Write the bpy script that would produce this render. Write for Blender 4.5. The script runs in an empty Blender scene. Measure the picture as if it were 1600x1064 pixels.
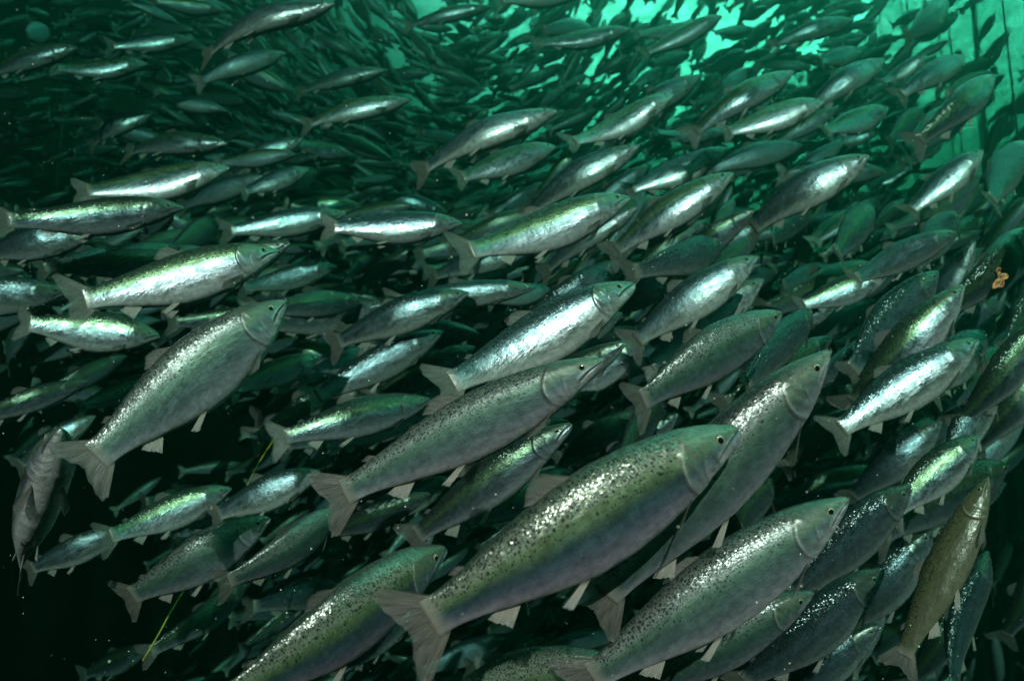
import bpy, math, random
import numpy as np
from mathutils import Vector, Matrix
R = math.radians
random.seed(11); rng = np.random.default_rng(11)
scene = bpy.context.scene
col = scene.collection

# ------------------------------------------------------------------ camera
F_PX, CX, CY = 1042.0, 800.0, 532.0        # focal length in photograph pixels (1600 x 1064)
PITCH = R(8)
cam_d = bpy.data.cameras.new("camera"); cam = bpy.data.objects.new("camera", cam_d); col.objects.link(cam)
cam_d.sensor_width = 36; cam_d.lens = 36 * F_PX / 1600; cam_d.clip_end = 300; cam_d.clip_start = 0.02
cam.location = (0, 0, 0); cam.rotation_euler = (R(90) + PITCH, 0, 0)
cam_d.dof.use_dof = True; cam_d.dof.focus_distance = 1.7; cam_d.dof.aperture_fstop = 2.8
scene.camera = cam

# ------------------------------------------------------------------ light: sun, sky, exposure
SUN_TO = Vector((-0.06, -0.88, 0.40)).normalized()       # towards the sun: stands in for the diver's flash, above and behind
sun_d = bpy.data.lights.new("sun", 'SUN'); sun = bpy.data.objects.new("sun", sun_d); col.objects.link(sun)
sun_d.energy = 4.6; sun_d.angle = R(0.6); sun_d.color = (1.0, 0.88, 0.82)
sun.rotation_euler = SUN_TO.to_track_quat('Z', 'Y').to_euler()
world = bpy.data.worlds.new("World"); scene.world = world; world.use_nodes = True
nt = world.node_tree; nt.nodes.clear()
def N(nt, t, **kw):
    n = nt.nodes.new(t)
    for k, v in kw.items(): setattr(n, k, v)
    return n
def math_(nt, op, a, b=None, c=None, clamp=False):
    n = nt.nodes.new('ShaderNodeMath'); n.operation = op; n.use_clamp = clamp
    for i, v in enumerate((a, b, c)):
        if v is None: continue
        if isinstance(v, (int, float)): n.inputs[i].default_value = v
        else: nt.links.new(v, n.inputs[i])
    return n.outputs[0]
def maprange(nt, v, a, b, c=0.0, d=1.0, smooth=False):
    n = nt.nodes.new('ShaderNodeMapRange'); n.clamp = True
    if smooth: n.interpolation_type = 'SMOOTHSTEP'
    nt.links.new(v, n.inputs[0])
    for i, x in enumerate((a, b, c, d)): n.inputs[i + 1].default_value = x
    return n.outputs[0]
def mixc(nt, fac, a, b, mode='MIX'):
    n = nt.nodes.new('ShaderNodeMix'); n.data_type = 'RGBA'; n.blend_type = mode
    for s, v in ((n.inputs[0], fac), (n.inputs[6], a), (n.inputs[7], b)):
        if isinstance(v, (int, float)): s.default_value = v
        elif isinstance(v, (tuple, list)): s.default_value = (*v, 1) if len(v) == 3 else v
        else: nt.links.new(v, s)
    return n.outputs[2]
sky = N(nt, 'ShaderNodeTexSky', sky_type='NISHITA', sun_disc=False)
sky.sun_elevation = math.asin(SUN_TO.z); sky.sun_rotation = math.atan2(SUN_TO.x, SUN_TO.y)
tc = N(nt, 'ShaderNodeTexCoord')
# daylight reaching a diver: a bright window overhead, nothing from below
dot = N(nt, 'ShaderNodeVectorMath', operation='DOT_PRODUCT'); nt.links.new(tc.outputs['Generated'], dot.inputs[0])
dot.inputs[1].default_value = Vector((0.68, 0.36, 0.76)).normalized()
win = maprange(nt, dot.outputs['Value'], 0.42, 1.0, 0.03, 29.0, True)
sep = N(nt, 'ShaderNodeSeparateXYZ'); nt.links.new(tc.outputs['Generated'], sep.inputs[0])
up = maprange(nt, sep.outputs[2], 0.15, 0.50, 0.0, 1.0, True)
lum = math_(nt, 'MULTIPLY', win, up)
tint = mixc(nt, 1.0, sky.outputs[0], (0.85, 1.30, 0.62), 'MULTIPLY')
bg = N(nt, 'ShaderNodeBackground'); nt.links.new(tint, bg.inputs[0])
nt.links.new(math_(nt, 'MULTIPLY', lum, 0.15), bg.inputs[1])
wo = N(nt, 'ShaderNodeOutputWorld'); nt.links.new(bg.outputs[0], wo.inputs[0])
scene.view_settings.view_transform = 'Standard'; scene.view_settings.look = 'None'
scene.view_settings.exposure = 0.70; scene.view_settings.gamma = 1
scene.render.engine = 'CYCLES'
scene.cycles.use_denoising = True
scene.cycles.max_bounces = 6; scene.cycles.volume_bounces = 0; scene.cycles.transparent_max_bounces = 12
scene.cycles.diffuse_bounces = 2; scene.cycles.glossy_bounces = 2
scene.cycles.caustics_reflective = False; scene.cycles.sample_clamp_indirect = 3

# ------------------------------------------------------------------ helpers
_ca, _sa = math.cos(PITCH), math.sin(PITCH)
def px_dir(x, y):
    a, b = (x - CX) / F_PX, (CY - y) / F_PX       # right, up for unit forward
    return Vector((a, _ca - b * _sa, _sa + b * _ca))
def at(x, y, d): return px_dir(x, y) * d           # point at depth d
def project(p):
    fwd = p[1] * _ca + p[2] * _sa; upc = -p[1] * _sa + p[2] * _ca
    return CX + F_PX * p[0] / fwd, CY - F_PX * upc / fwd, fwd
def tag(o, label=None, cat=None, group=None, kind=None):
    if label: o['label'] = label
    if cat: o['category'] = cat
    if group: o['group'] = group
    if kind: o['kind'] = kind
    return o
def mesh_obj(name, verts, faces, mat, parent=None, smooth=True):
    me = bpy.data.meshes.new(name); me.from_pydata([tuple(v) for v in verts], [], [tuple(int(i) for i in f) for f in faces])
    if smooth: me.shade_smooth()
    me.materials.append(mat)
    o = bpy.data.objects.new(name, me); col.objects.link(o); o.parent = parent
    return o
def new_mat(name):
    m = bpy.data.materials.new(name); m.use_nodes = True; t = m.node_tree; t.nodes.clear()
    out = t.nodes.new('ShaderNodeOutputMaterial'); return m, t, out
def ramp(t, fac, stops):
    n = t.nodes.new('ShaderNodeValToRGB'); t.links.new(fac, n.inputs[0]); e = n.color_ramp.elements
    while len(e) < len(stops): e.new(0.5)
    for i, (p, c) in enumerate(stops): e[i].position = p; e[i].color = (*c, 1)
    return n.outputs[0]
def attr(t, name):
    n = t.nodes.new('ShaderNodeAttribute'); n.attribute_name = name; return n

# ------------------------------------------------------------------ materials
def salmon_skin(name, scale_k=1.0, rough=0.0, met_k=1.0, big=False, shiny=False, warm=0.0, spots=True):
    m, t, out = new_mat(name)
    uv = attr(t, 'arc'); band = attr(t, 'band').outputs['Fac']; lng = attr(t, 'along').outputs['Fac']
    head = attr(t, 'head').outputs['Fac']; crease = attr(t, 'crease').outputs['Fac']
    oi = t.nodes.new('ShaderNodeObjectInfo'); rnd = oi.outputs['Random']
    # arc attribute = (length, girth arc, per-fish offset)
    comb = t.nodes.new('ShaderNodeCombineXYZ'); t.links.new(rnd, comb.inputs[0]); t.links.new(rnd, comb.inputs[1])
    off = t.nodes.new('ShaderNodeVectorMath'); off.operation = 'MULTIPLY_ADD'
    t.links.new(comb.outputs[0], off.inputs[0]); off.inputs[1].default_value = (37, 53, 0); t.links.new(uv.outputs['Vector'], off.inputs[2])
    P = off.outputs[0]
    nz = t.nodes.new('ShaderNodeTexNoise'); nz.noise_dimensions = '3D'; t.links.new(P, nz.inputs['Vector']); nz.inputs['Scale'].default_value = 7; nz.inputs['Detail'].default_value = 4
    n1 = nz.outputs[0]
    # wobble the colour bands a little along the fish
    bw = math_(t, 'ADD', band, math_(t, 'MULTIPLY', math_(t, 'SUBTRACT', n1, 0.5), 0.10))
    bw = math_(t, 'ADD', bw, math_(t, 'MULTIPLY', math_(t, 'SUBTRACT', rnd, 0.5), 0.06))
    c1 = ramp(t, bw, [(0.0, (0.045, 0.060, 0.045)), (0.16, (0.075, 0.105, 0.075)), (0.30, (0.17, 0.25, 0.13)),
                      (0.40, (0.24, 0.34, 0.22)), (0.50, (0.22, 0.31, 0.33)), (0.66, (0.38, 0.40, 0.46)), (0.84, (0.62, 0.58, 0.62)), (1.0, (0.70, 0.68, 0.68))])
    c2 = ramp(t, bw, [(0.0, (0.03, 0.05, 0.055)), (0.18, (0.06, 0.095, 0.10)), (0.32, (0.16, 0.23, 0.27)),
                      (0.46, (0.30, 0.38, 0.44)), (0.66, (0.46, 0.49, 0.52)), (0.84, (0.62, 0.61, 0.60)), (1.0, (0.72, 0.70, 0.68))])
    if big:  # paler band along the back: light glint painted into the base colour
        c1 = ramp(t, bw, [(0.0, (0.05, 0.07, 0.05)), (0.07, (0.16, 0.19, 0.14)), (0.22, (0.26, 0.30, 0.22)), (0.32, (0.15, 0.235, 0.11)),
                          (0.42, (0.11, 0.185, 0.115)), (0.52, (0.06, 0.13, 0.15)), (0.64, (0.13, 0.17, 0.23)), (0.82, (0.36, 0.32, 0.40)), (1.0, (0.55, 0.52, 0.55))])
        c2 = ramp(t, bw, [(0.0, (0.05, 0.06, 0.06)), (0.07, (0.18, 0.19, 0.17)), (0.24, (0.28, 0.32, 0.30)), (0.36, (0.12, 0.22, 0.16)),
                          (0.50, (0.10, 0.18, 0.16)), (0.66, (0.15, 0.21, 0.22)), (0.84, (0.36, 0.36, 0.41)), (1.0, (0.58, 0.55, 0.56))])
    c = mixc(t, math_(t, 'GREATER_THAN', math_(t, 'FRACT', math_(t, 'MULTIPLY', rnd, 7.3)), 0.5), c1, c2)
    # head: browner, cheek mottled
    hd = ramp(t, bw, [(0.0, (0.045, 0.055, 0.04)), (0.25, (0.11, 0.14, 0.085)), (0.40, (0.15, 0.20, 0.14)), (0.55, (0.12, 0.18, 0.21)), (0.75, (0.36, 0.34, 0.38)), (1.0, (0.62, 0.60, 0.60))])
    c = mixc(t, math_(t, 'MULTIPLY', head, 0.75), c, hd)
    c = mixc(t, 1.0, c, (0.55, 0.55, 0.55) if big else ((0.74, 0.74, 0.73) if shiny else (0.43, 0.45, 0.46)), 'MULTIPLY')  # shiny copy has a lighter base: gleam of lit fish painted into the colour
    tailz = maprange(t, lng, 0.845, 0.895, 0.0, 1.0, True)
    # mottling
    hn = t.nodes.new('ShaderNodeTexNoise'); t.links.new(P, hn.inputs['Vector']); hn.inputs['Scale'].default_value = 24; hn.inputs['Detail'].default_value = 6; hn.inputs['Distortion'].default_value = 1.0
    c = mixc(t, math_(t, 'MULTIPLY', head, maprange(t, hn.outputs[0], 0.45, 0.62, 0.0, 0.55)), c, (0.07, 0.085, 0.07))
    nf = t.nodes.new('ShaderNodeTexNoise'); t.links.new(P, nf.inputs['Vector']); nf.inputs['Scale'].default_value = 42; nf.inputs['Detail'].default_value = 5
    c = mixc(t, 1.0, c, ramp(t, nf.outputs[0], [(0.3, (0.72, 0.72, 0.72)), (0.7, (1.2, 1.2, 1.2))]), 'MULTIPLY')
    if warm: c = mixc(t, warm, c, mixc(t, nf.outputs[0], (0.04, 0.035, 0.015), (0.12, 0.11, 0.055)))
    # scale facets
    sc = t.nodes.new('ShaderNodeMapping'); t.links.new(P, sc.inputs[0]); sc.inputs['Scale'].default_value = (185, 240, 1)
    vo = t.nodes.new('ShaderNodeTexVoronoi'); vo.voronoi_dimensions = '2D'; t.links.new(sc.outputs[0], vo.inputs['Vector']); vo.inputs['Scale'].default_value = 1.0; vo.inputs['Randomness'].default_value = 0.7
    edge = maprange(t, vo.outputs['Distance'], 0.25, 0.75, 1.08, 0.80)
    c = mixc(t, 1.0, c, edge, 'MULTIPLY')
    # black spots, denser towards the back
    back = maprange(t, band, 0.05, 0.46, 1.0, -0.12)
    if spots:
        dark = None
        for scl, thr, lim in ((66, 0.27, 0.08), (112, 0.28, 0.10)):
            mp = t.nodes.new('ShaderNodeMapping'); t.links.new(P, mp.inputs[0]); mp.inputs['Scale'].default_value = (scl, scl * 1.1, 1)
            v = t.nodes.new('ShaderNodeTexVoronoi'); v.voronoi_dimensions = '2D'; t.links.new(mp.outputs[0], v.inputs['Vector']); v.inputs['Scale'].default_value = 1.0
            sx = t.nodes.new('ShaderNodeSeparateColor'); t.links.new(v.outputs['Color'], sx.inputs[0])
            r_ = math_(t, 'MULTIPLY', math_(t, 'GREATER_THAN', math_(t, 'ADD', back, lim), sx.outputs[0]), math_(t, 'ADD', math_(t, 'MULTIPLY', sx.outputs[1], 0.22), thr - 0.12))
            d = maprange(t, math_(t, 'SUBTRACT', r_, v.outputs['Distance']), -0.02, 0.08, 0.0, 0.9)
            dark = d if dark is None else math_(t, 'MAXIMUM', dark, d)
        dark = math_(t, 'MULTIPLY', dark, math_(t, 'SUBTRACT', 1.0, math_(t, 'MULTIPLY', head, 0.7)))
        c = mixc(t, dark, c, (0.012, 0.016, 0.016))
    c = mixc(t, math_(t, 'MULTIPLY', attr(t, 'rim').outputs['Fac'], math_(t, 'MULTIPLY', nf.outputs[0], 0.75)), c, (0.42, 0.41, 0.40))
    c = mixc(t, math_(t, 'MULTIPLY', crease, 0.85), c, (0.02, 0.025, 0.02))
    c = mixc(t, tailz, c, (0.15, 0.14, 0.12))
    # facet normals
    big_n = t.nodes.new('ShaderNodeTexNoise'); mpn = t.nodes.new('ShaderNodeMapping'); t.links.new(P, mpn.inputs[0]); mpn.inputs['Scale'].default_value = (9, 26, 1)
    t.links.new(mpn.outputs[0], big_n.inputs['Vector']); big_n.inputs['Scale'].default_value = 1.0; big_n.inputs['Detail'].default_value = 5; big_n.inputs['Roughness'].default_value = 0.65
    geo = t.nodes.new('ShaderNodeNewGeometry')
    s1 = t.nodes.new('ShaderNodeVectorMath'); s1.operation = 'SUBTRACT'; t.links.new(vo.outputs['Color'], s1.inputs[0]); s1.inputs[1].default_value = (0.5, 0.5, 0.5)
    amt = math_(t, 'MULTIPLY', maprange(t, band, 0.08, 0.34, 0.28 if big else 0.60, 0.07 if shiny else 0.05), scale_k)
    amt = math_(t, 'MULTIPLY', amt, math_(t, 'SUBTRACT', 1.0, math_(t, 'MULTIPLY', head, 0.75)))
    s2 = t.nodes.new('ShaderNodeVectorMath'); s2.operation = 'SCALE'; t.links.new(s1.outputs[0], s2.inputs[0]); t.links.new(amt, s2.inputs['Scale'])
    bump = t.nodes.new('ShaderNodeBump'); bump.inputs['Strength'].default_value = 0.22 if shiny else 0.16; bump.inputs['Distance'].default_value = 0.004
    t.links.new(nf.outputs[0], bump.inputs['Height'])
    bump2 = t.nodes.new('ShaderNodeBump'); bump2.inputs['Strength'].default_value = 0.20; bump2.inputs['Distance'].default_value = 0.012
    t.links.new(big_n.outputs[0], bump2.inputs['Height']); t.links.new(bump.outputs[0], bump2.inputs['Normal'])
    ad = t.nodes.new('ShaderNodeVectorMath'); t.links.new(bump2.outputs[0], ad.inputs[0]); t.links.new(s2.outputs[0], ad.inputs[1])
    nm = t.nodes.new('ShaderNodeVectorMath'); nm.operation = 'NORMALIZE'; t.links.new(ad.outputs[0], nm.inputs[0])
    b = t.nodes.new('ShaderNodeBsdfPrincipled')
    t.links.new(c, b.inputs['Base Color']); t.links.new(nm.outputs[0], b.inputs['Normal'])
    met = ramp(t, band, [(0.0, (0.35,) * 3), (0.3, (0.55,) * 3), (0.45, (0.80,) * 3), (0.72, (0.75,) * 3), (0.9, (0.35,) * 3)])
    met = math_(t, 'MULTIPLY', met, math_(t, 'SUBTRACT', 1.0, math_(t, 'MULTIPLY', head, 0.35)))
    met = math_(t, 'MULTIPLY', math_(t, 'MULTIPLY', met, 0.3 if warm else met_k), math_(t, 'SUBTRACT', 1.0, tailz))
    t.links.new(met, b.inputs['Metallic'])
    rg = math_(t, 'ADD', maprange(t, big_n.outputs[0], 0.38, 0.62, 0.13 + rough, 0.36 + rough), math_(t, 'MULTIPLY', math_(t, 'FRACT', math_(t, 'MULTIPLY', rnd, 3.7)), 0.12))
    bk = maprange(t, band, 0.12, 0.36, 0.0, 1.0)
    t.links.new(math_(t, 'ADD', math_(t, 'MULTIPLY', rg, bk), math_(t, 'MULTIPLY', math_(t, 'SUBTRACT', 1.0, bk), 0.25 if big else 0.19)), b.inputs['Roughness'])
    b.inputs['Specular IOR Level'].default_value = 0.6
    t.links.new(b.outputs[0], out.inputs[0])
    return m
SKIN = salmon_skin('salmon_skin'); SKIN_FAR = salmon_skin('salmon_skin_far', 0.6, rough=0.12, met_k=0.6, spots=False); SKIN_BIG = salmon_skin('salmon_skin_big', 1.15, rough=0.20, met_k=0.75, big=True); SKIN_LIT = salmon_skin('salmon_skin_lit', 0.9, rough=0.06, met_k=1.15, shiny=True); SKIN_BROWN = salmon_skin('salmon_skin_brown', 0.8, warm=0.9)

def fin_mat(name='fin_membrane', k=1.0):
    m, t, out = new_mat(name)
    f = attr(t, 'arc').outputs['Vector']
    mp = t.nodes.new('ShaderNodeMapping'); t.links.new(f, mp.inputs[0]); mp.inputs['Scale'].default_value = (40, 1.6, 1)
    nz = t.nodes.new('ShaderNodeTexNoise'); t.links.new(mp.outputs[0], nz.inputs['Vector']); nz.inputs['Scale'].default_value = 1.0; nz.inputs['Detail'].default_value = 3
    out_ = attr(t, 'along').outputs['Fac']
    c = mixc(t, out_, (0.14 * k, 0.13 * k, 0.11 * k), (0.17 * k, 0.155 * k, 0.155 * k))
    c = mixc(t, 1.0, c, ramp(t, nz.outputs[0], [(0.32, (0.5, 0.5, 0.5)), (0.68, (1.3, 1.2, 1.15))]), 'MULTIPLY')
    bp = t.nodes.new('ShaderNodeBump'); bp.inputs['Strength'].default_value = 0.6; bp.inputs['Distance'].default_value = 0.003; t.links.new(nz.outputs[0], bp.inputs['Height'])
    b = t.nodes.new('ShaderNodeBsdfPrincipled'); t.links.new(c, b.inputs['Base Color']); b.inputs['Roughness'].default_value = 0.4; t.links.new(bp.outputs[0], b.inputs['Normal'])
    tr = t.nodes.new('ShaderNodeBsdfTranslucent'); t.links.new(c, tr.inputs[0])
    tp = t.nodes.new('ShaderNodeBsdfTransparent')
    m1 = t.nodes.new('ShaderNodeMixShader'); m1.inputs[0].default_value = 0.3; t.links.new(b.outputs[0], m1.inputs[1]); t.links.new(tr.outputs[0], m1.inputs[2])
    m2 = t.nodes.new('ShaderNodeMixShader'); t.links.new(maprange(t, out_, 0.0, 1.0, 0.10, 0.68), m2.inputs[0]); t.links.new(m1.outputs[0], m2.inputs[1]); t.links.new(tp.outputs[0], m2.inputs[2])
    t.links.new(m2.outputs[0], out.inputs[0]); return m
FIN = fin_mat(); FIN_PALE = fin_mat('fin_membrane_pale', 3.0)
def eye_mat():
    m, t, out = new_mat('fish_eye')
    a = attr(t, 'band').outputs['Fac']
    c = ramp(t, a, [(0.0, (0.004, 0.004, 0.006)), (0.60, (0.004, 0.004, 0.006)), (0.66, (0.26, 0.23, 0.13)), (0.80, (0.16, 0.16, 0.12)), (1.0, (0.06, 0.07, 0.06))])
    b = t.nodes.new('ShaderNodeBsdfPrincipled'); t.links.new(c, b.inputs['Base Color']); b.inputs['Roughness'].default_value = 0.08; b.inputs['Coat Weight'].default_value = 0.6
    t.links.new(b.outputs[0], out.inputs[0]); return m
EYE = eye_mat()

# ------------------------------------------------------------------ salmon mesh
KU = np.array([0, .01, .03, .06, .10, .15, .20, .30, .40, .50, .60, .70, .78, .84, .885, .90])
KT = np.array([0, .014, .026, .041, .058, .075, .087, .104, .113, .110, .096, .078, .060, .049, .046, .047])
KB = np.array([0, .012, .024, .038, .056, .075, .088, .107, .117, .115, .098, .074, .055, .045, .044, .045])
KW = np.array([0, .010, .019, .030, .041, .051, .057, .062, .063, .060, .051, .036, .024, .016, .0095, .0025])
def sm(x, k):
    xs = np.linspace(0, .9, 361); y = np.interp(xs, KU, k); ker = np.hanning(17); ker /= ker.sum()
    yp = np.concatenate([-y[8:0:-1], y, np.full(8, y[-1])]); y2 = np.convolve(yp, ker, 'same')[8:-8]
    w = np.clip(xs / .04, 0, 1); y = y2 * w + y * (1 - w)
    y = np.where(xs < .03, np.interp(.03, KU, k) * np.sqrt(np.clip(xs / .03, 0, 1)), y)
    return np.interp(x, xs, y)
X0 = 0.45
def bend_fn(bend, x):                     # lateral displacement, growing to the tail
    A, ph = bend
    return A * ((x - .3) ** 2 * np.sign(x - .3)) * 1.6 + ph * np.sin((x - .1) * 5.2) * 0.02 * (0.4 + x)
def make_attr(me, name, data, vec=False):
    a = me.attributes.new(name, 'FLOAT_VECTOR' if vec else 'FLOAT', 'POINT')
    a.data.foreach_set('vector' if vec else 'value', np.ascontiguousarray(data, dtype=np.float32).ravel())
def body_arrays(nu, nv, bend, kype=0.0, gape=0.0, fat=1.0):
    u = np.concatenate([np.linspace(0, 1, int(nu * .45)) ** 1.35 * .25, .25 + (np.linspace(0, 1, nu - int(nu * .45) + 1)[1:]) * .65])
    u[0] = 0.0004
    th = np.arange(nv) / nv * 2 * np.pi             # 0 = dorsal
    T, B, W = sm(u, KT), sm(u, KB), sm(u, KW)
    ct, st = np.cos(th), np.sin(th)
    U = np.repeat(u[:, None], nv, 1)
    e = 0.92
    cs = np.sign(ct) * np.abs(ct) ** e; ss = np.sign(st) * np.abs(st) ** 0.95
    Z = np.where(ct[None, :] > 0, T[:, None], B[:, None]) * cs[None, :] * fat
    Y = W[:, None] * ss[None, :]
    band = (1 - cs)[None, :] / 2 + 0 * U
    h = 2 * band - 1                                   # -1 back .. 1 belly
    side = np.abs(ss)[None, :] + 0 * U
    # gill cover: a raised plate with a curved rear edge
    uo = .205 - .050 * (h - .15) ** 2
    d = U - uo
    plate = np.where(d < 0, np.exp(-(np.clip(-d, 0, 1) / .06) ** 2), np.exp(-(d / .004) ** 2)) * side * (h > -.75)
    up_ = .150 - .035 * (h - .5) ** 2
    pre = np.exp(-((U - up_) / .0035) ** 2) * (h > -.2) * (h < .9)
    cheek = np.exp(-((U - .10) / .03) ** 2 - ((h - .1) / .35) ** 2)
    disp = .0040 * plate - .0020 * pre + .0022 * cheek + .0012 * np.sin(U * 190 + h * 5) * np.exp(-((U - .17) / .03) ** 2) * side
    # mouth slit from the snout back to below the eye, upper jaw bone above it
    um = np.clip(U / .098, 0, 1)
    hm = .12 + .42 * um
    ml = np.exp(-((h - hm) / .085) ** 2) * (U < .098) * np.clip((U - .002) / .006, 0, 1)
    mx = np.exp(-((h - hm + .17) / .11) ** 2) * (U < .102) * (U > .02)
    disp += -.0058 * ml + .0030 * mx
    socket = np.exp(-((U - .072) / .012) ** 2 - ((h + .22) / .2) ** 2)
    disp -= .002 * socket
    ll = np.exp(-((h + .05) / .035) ** 2) * (U > .22)
    disp -= .0006 * ll
    # outward displacement (approximate normal in section)
    ny, nz = Y / (W[:, None] + 1e-4) ** 1, Z / (np.maximum(T, B)[:, None] + 1e-4)
    nn = np.sqrt(ny ** 2 + nz ** 2) + 1e-6
    Y = Y + disp * ny / nn; Z = Z + disp * nz / nn * .5
    # jaws: hooked lower jaw of old males, slight gape
    lower = np.clip((h - hm) / .3, 0, 1) * (U < .14)
    X = U.copy()
    tip = np.clip(1 - U / .05, 0, 1)
    Z = Z + kype * .018 * tip ** 2 * lower
    X = X - .004 * tip * lower - kype * .006 * tip
    Z = Z - gape * .35 * np.clip(.12 - U, 0, 1) * lower
    Z = Z - .004 * tip * (1 - lower)
    # belly roll off behind vent
    Y = Y + bend_fn(bend, X)
    # arc length round the section
    yy = W[:, None] * st[None, :]; zz = T[:, None] * ct[None, :]
    seg = np.sqrt(np.diff(yy, axis=1, append=yy[:, :1]) ** 2 + np.diff(zz, axis=1, append=zz[:, :1]) ** 2)
    arc = np.concatenate([np.zeros((len(u), 1)), np.cumsum(seg, 1)[:, :-1]], 1)
    half = nv // 2
    tot = seg.sum(1, keepdims=True)
    arcs = np.where(np.arange(nv)[None, :] <= half, arc, 3 + (tot - arc))
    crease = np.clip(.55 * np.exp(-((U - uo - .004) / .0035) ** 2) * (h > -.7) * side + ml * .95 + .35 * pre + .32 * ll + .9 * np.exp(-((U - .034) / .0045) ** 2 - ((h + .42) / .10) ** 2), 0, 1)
    rim = np.clip(np.exp(-((U - uo + .004) / .0035) ** 2) * (h > -.6) * side + .8 * mx * (h > 0) + .5 * np.exp(-((U - up_ + .007) / .004) ** 2) * (h > 0) * (h < .9), 0, 1)
    head = 1 / (1 + np.exp((U - uo) / .004)); head = np.where(h < -.75, 1 / (1 + np.exp((U - .17) / .015)), head)
    V = np.stack([X - X0, Y, Z], -1).reshape(-1, 3)
    nuu = len(u)
    i = np.arange(nuu - 1)[:, None] * nv; j = np.arange(nv)[None, :]; j2 = (j + 1) % nv
    Fq = np.stack([i + j, i + j2, i + nv + j2, i + nv + j], -1).reshape(-1, 4)
    return V, Fq, dict(arc=np.stack([U, arcs, 0 * U], -1).reshape(-1, 3), band=band.ravel(), head=head.ravel(), crease=crease.ravel(), rim=rim.ravel(), along=U.ravel()), nv, nuu
def body_mesh(nu, nv, bend, mat, **kw):
    V, Fq, at_, nv, nuu = body_arrays(nu, nv, bend, **kw)
    faces = [tuple(f) for f in Fq.tolist()] + [tuple(range(nv - 1, -1, -1)), tuple(range((nuu - 1) * nv, nuu * nv))]
    me = bpy.data.meshes.new('salmon_body'); me.from_pydata(V.tolist(), [], faces); me.shade_smooth()
    for k, v in at_.items(): make_attr(me, k, v, k == 'arc')
    me.materials.append(mat); return me
def fin_arrays(base, tip, bend, n=12, m=8, edge=None, spread=(0, 0, 0), thick=.003, side=0, curve=0.0):
    """base, tip: polylines (x, z) or (x, y, z); a ray runs from base to tip at each parameter"""
    base = np.array(base, float); tip = np.array(tip, float)
    if base.shape[1] == 2:
        base = np.stack([base[:, 0], 0 * base[:, 0], base[:, 1]], 1); tip = np.stack([tip[:, 0], 0 * tip[:, 0], tip[:, 1]], 1)
    n = max(n, 14); s = np.linspace(0, 1, n); sb = np.linspace(0, 1, len(base)); st_ = np.linspace(0, 1, len(tip))
    Bp = np.stack([np.interp(s, sb, base[:, k]) for k in range(3)], 1); Tp = np.stack([np.interp(s, st_, tip[:, k]) for k in range(3)], 1)
    fr = np.random.default_rng(int(abs(tip[0, 0] * 9e4 + tip[0, 2] * 7e4)) + n).uniform(.91, 1.0, n); Tp = Bp + (Tp - Bp) * fr[:, None]
    r = np.linspace(0, 1, m)
    P = Bp[:, None] * (1 - r)[None, :, None] + Tp[:, None] * r[None, :, None]
    P[..., 1] += curve * r[None, :] ** 2 + .0012 * np.sin(s * 34)[:, None] * r[None, :]
    nrm = np.cross(Tp[n // 2] - Bp[n // 2], Bp[-1] - Bp[0]); nrm /= np.linalg.norm(nrm) + 1e-9
    th = thick * (1 - .85 * r)[None, :] * np.clip(np.minimum(s, 1 - s) * 8 + .25, 0, 1)[:, None] * .5
    A = P + nrm * th[..., None]; Bk = P - nrm * th[..., None]
    V = np.concatenate([A.reshape(-1, 3), Bk.reshape(-1, 3)]); V[:, 1] += bend_fn(bend, V[:, 0]); V[:, 0] -= X0
    idx = np.arange(n * m).reshape(n, m); K = n * m; f = []
    q = np.stack([idx[:-1, :-1], idx[1:, :-1], idx[1:, 1:], idx[:-1, 1:]], -1).reshape(-1, 4)
    f += q.tolist(); f += (q[:, ::-1] + K).tolist()
    loop = list(idx[0, :]) + list(idx[1:, -1]) + list(idx[-1, -2::-1]) + list(idx[-2:0:-1, 0])
    for a, b in zip(loop, loop[1:] + loop[:1]): f.append([int(b), int(a), int(a) + K, int(b) + K])
    arc = np.stack([np.repeat(s[:, None], m, 1), np.repeat(r[None], n, 0), 0 * P[..., 0]], -1).reshape(-1, 3)
    al = np.repeat(r[None], n, 0).ravel()
    return V, f, np.concatenate([arc, arc]), np.concatenate([al, al])
def fin_mesh(name, *a, **k):
    V, f, arc, al = fin_arrays(*a, **k)
    me = bpy.data.meshes.new(name); me.from_pydata(V.tolist(), [], f); me.shade_smooth()
    make_attr(me, 'arc', arc, True); make_attr(me, 'along', al); me.materials.append(FIN_PALE if name in ('pelvic_fin', 'anal_fin') else FIN); return me
def tail_spec(open_=1.0):
    base = [(.866, .045), (.880, .024), (.885, 0), (.880, -.024), (.866, -.044)]
    tip = [(.965, .112 * open_), (.990, .108 * open_), (.984, .070 * open_), (.972, .036), (.958, .008), (.958, -.012), (.972, -.038), (.985, -.072 * open_), (.996, -.112 * open_), (.968, -.114 * open_)]
    return base, tip
def eye_mesh(s, bend):
    c = np.array([.070, 0, .0105]); w = float(np.interp(.07, KU, KW)); c[1] = s * (w * .90) + bend_fn(bend, .07)
    V = []; band = []; nr, na = 9, 20; rad = .0125
    for i in range(nr):
        a = i / (nr - 1) * math.pi / 2
        for j in range(na):
            b = j / na * 2 * math.pi
            V.append((c[0] - X0 + rad * math.sin(a) * math.cos(b), c[1] + s * rad * .55 * math.cos(a), c[2] + rad * math.sin(a) * math.sin(b))); band.append(math.sin(a))
    f = []
    for i in range(nr - 1):
        for j in range(na):
            q = [i * na + j, i * na + (j + 1) % na, (i + 1) * na + (j + 1) % na, (i + 1) * na + j]
            f.append(q if s < 0 else q[::-1])
    me = bpy.data.meshes.new('eye'); me.from_pydata(V, [], f); me.shade_smooth(); make_attr(me, 'band', band); me.materials.append(EYE); return me
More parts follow.
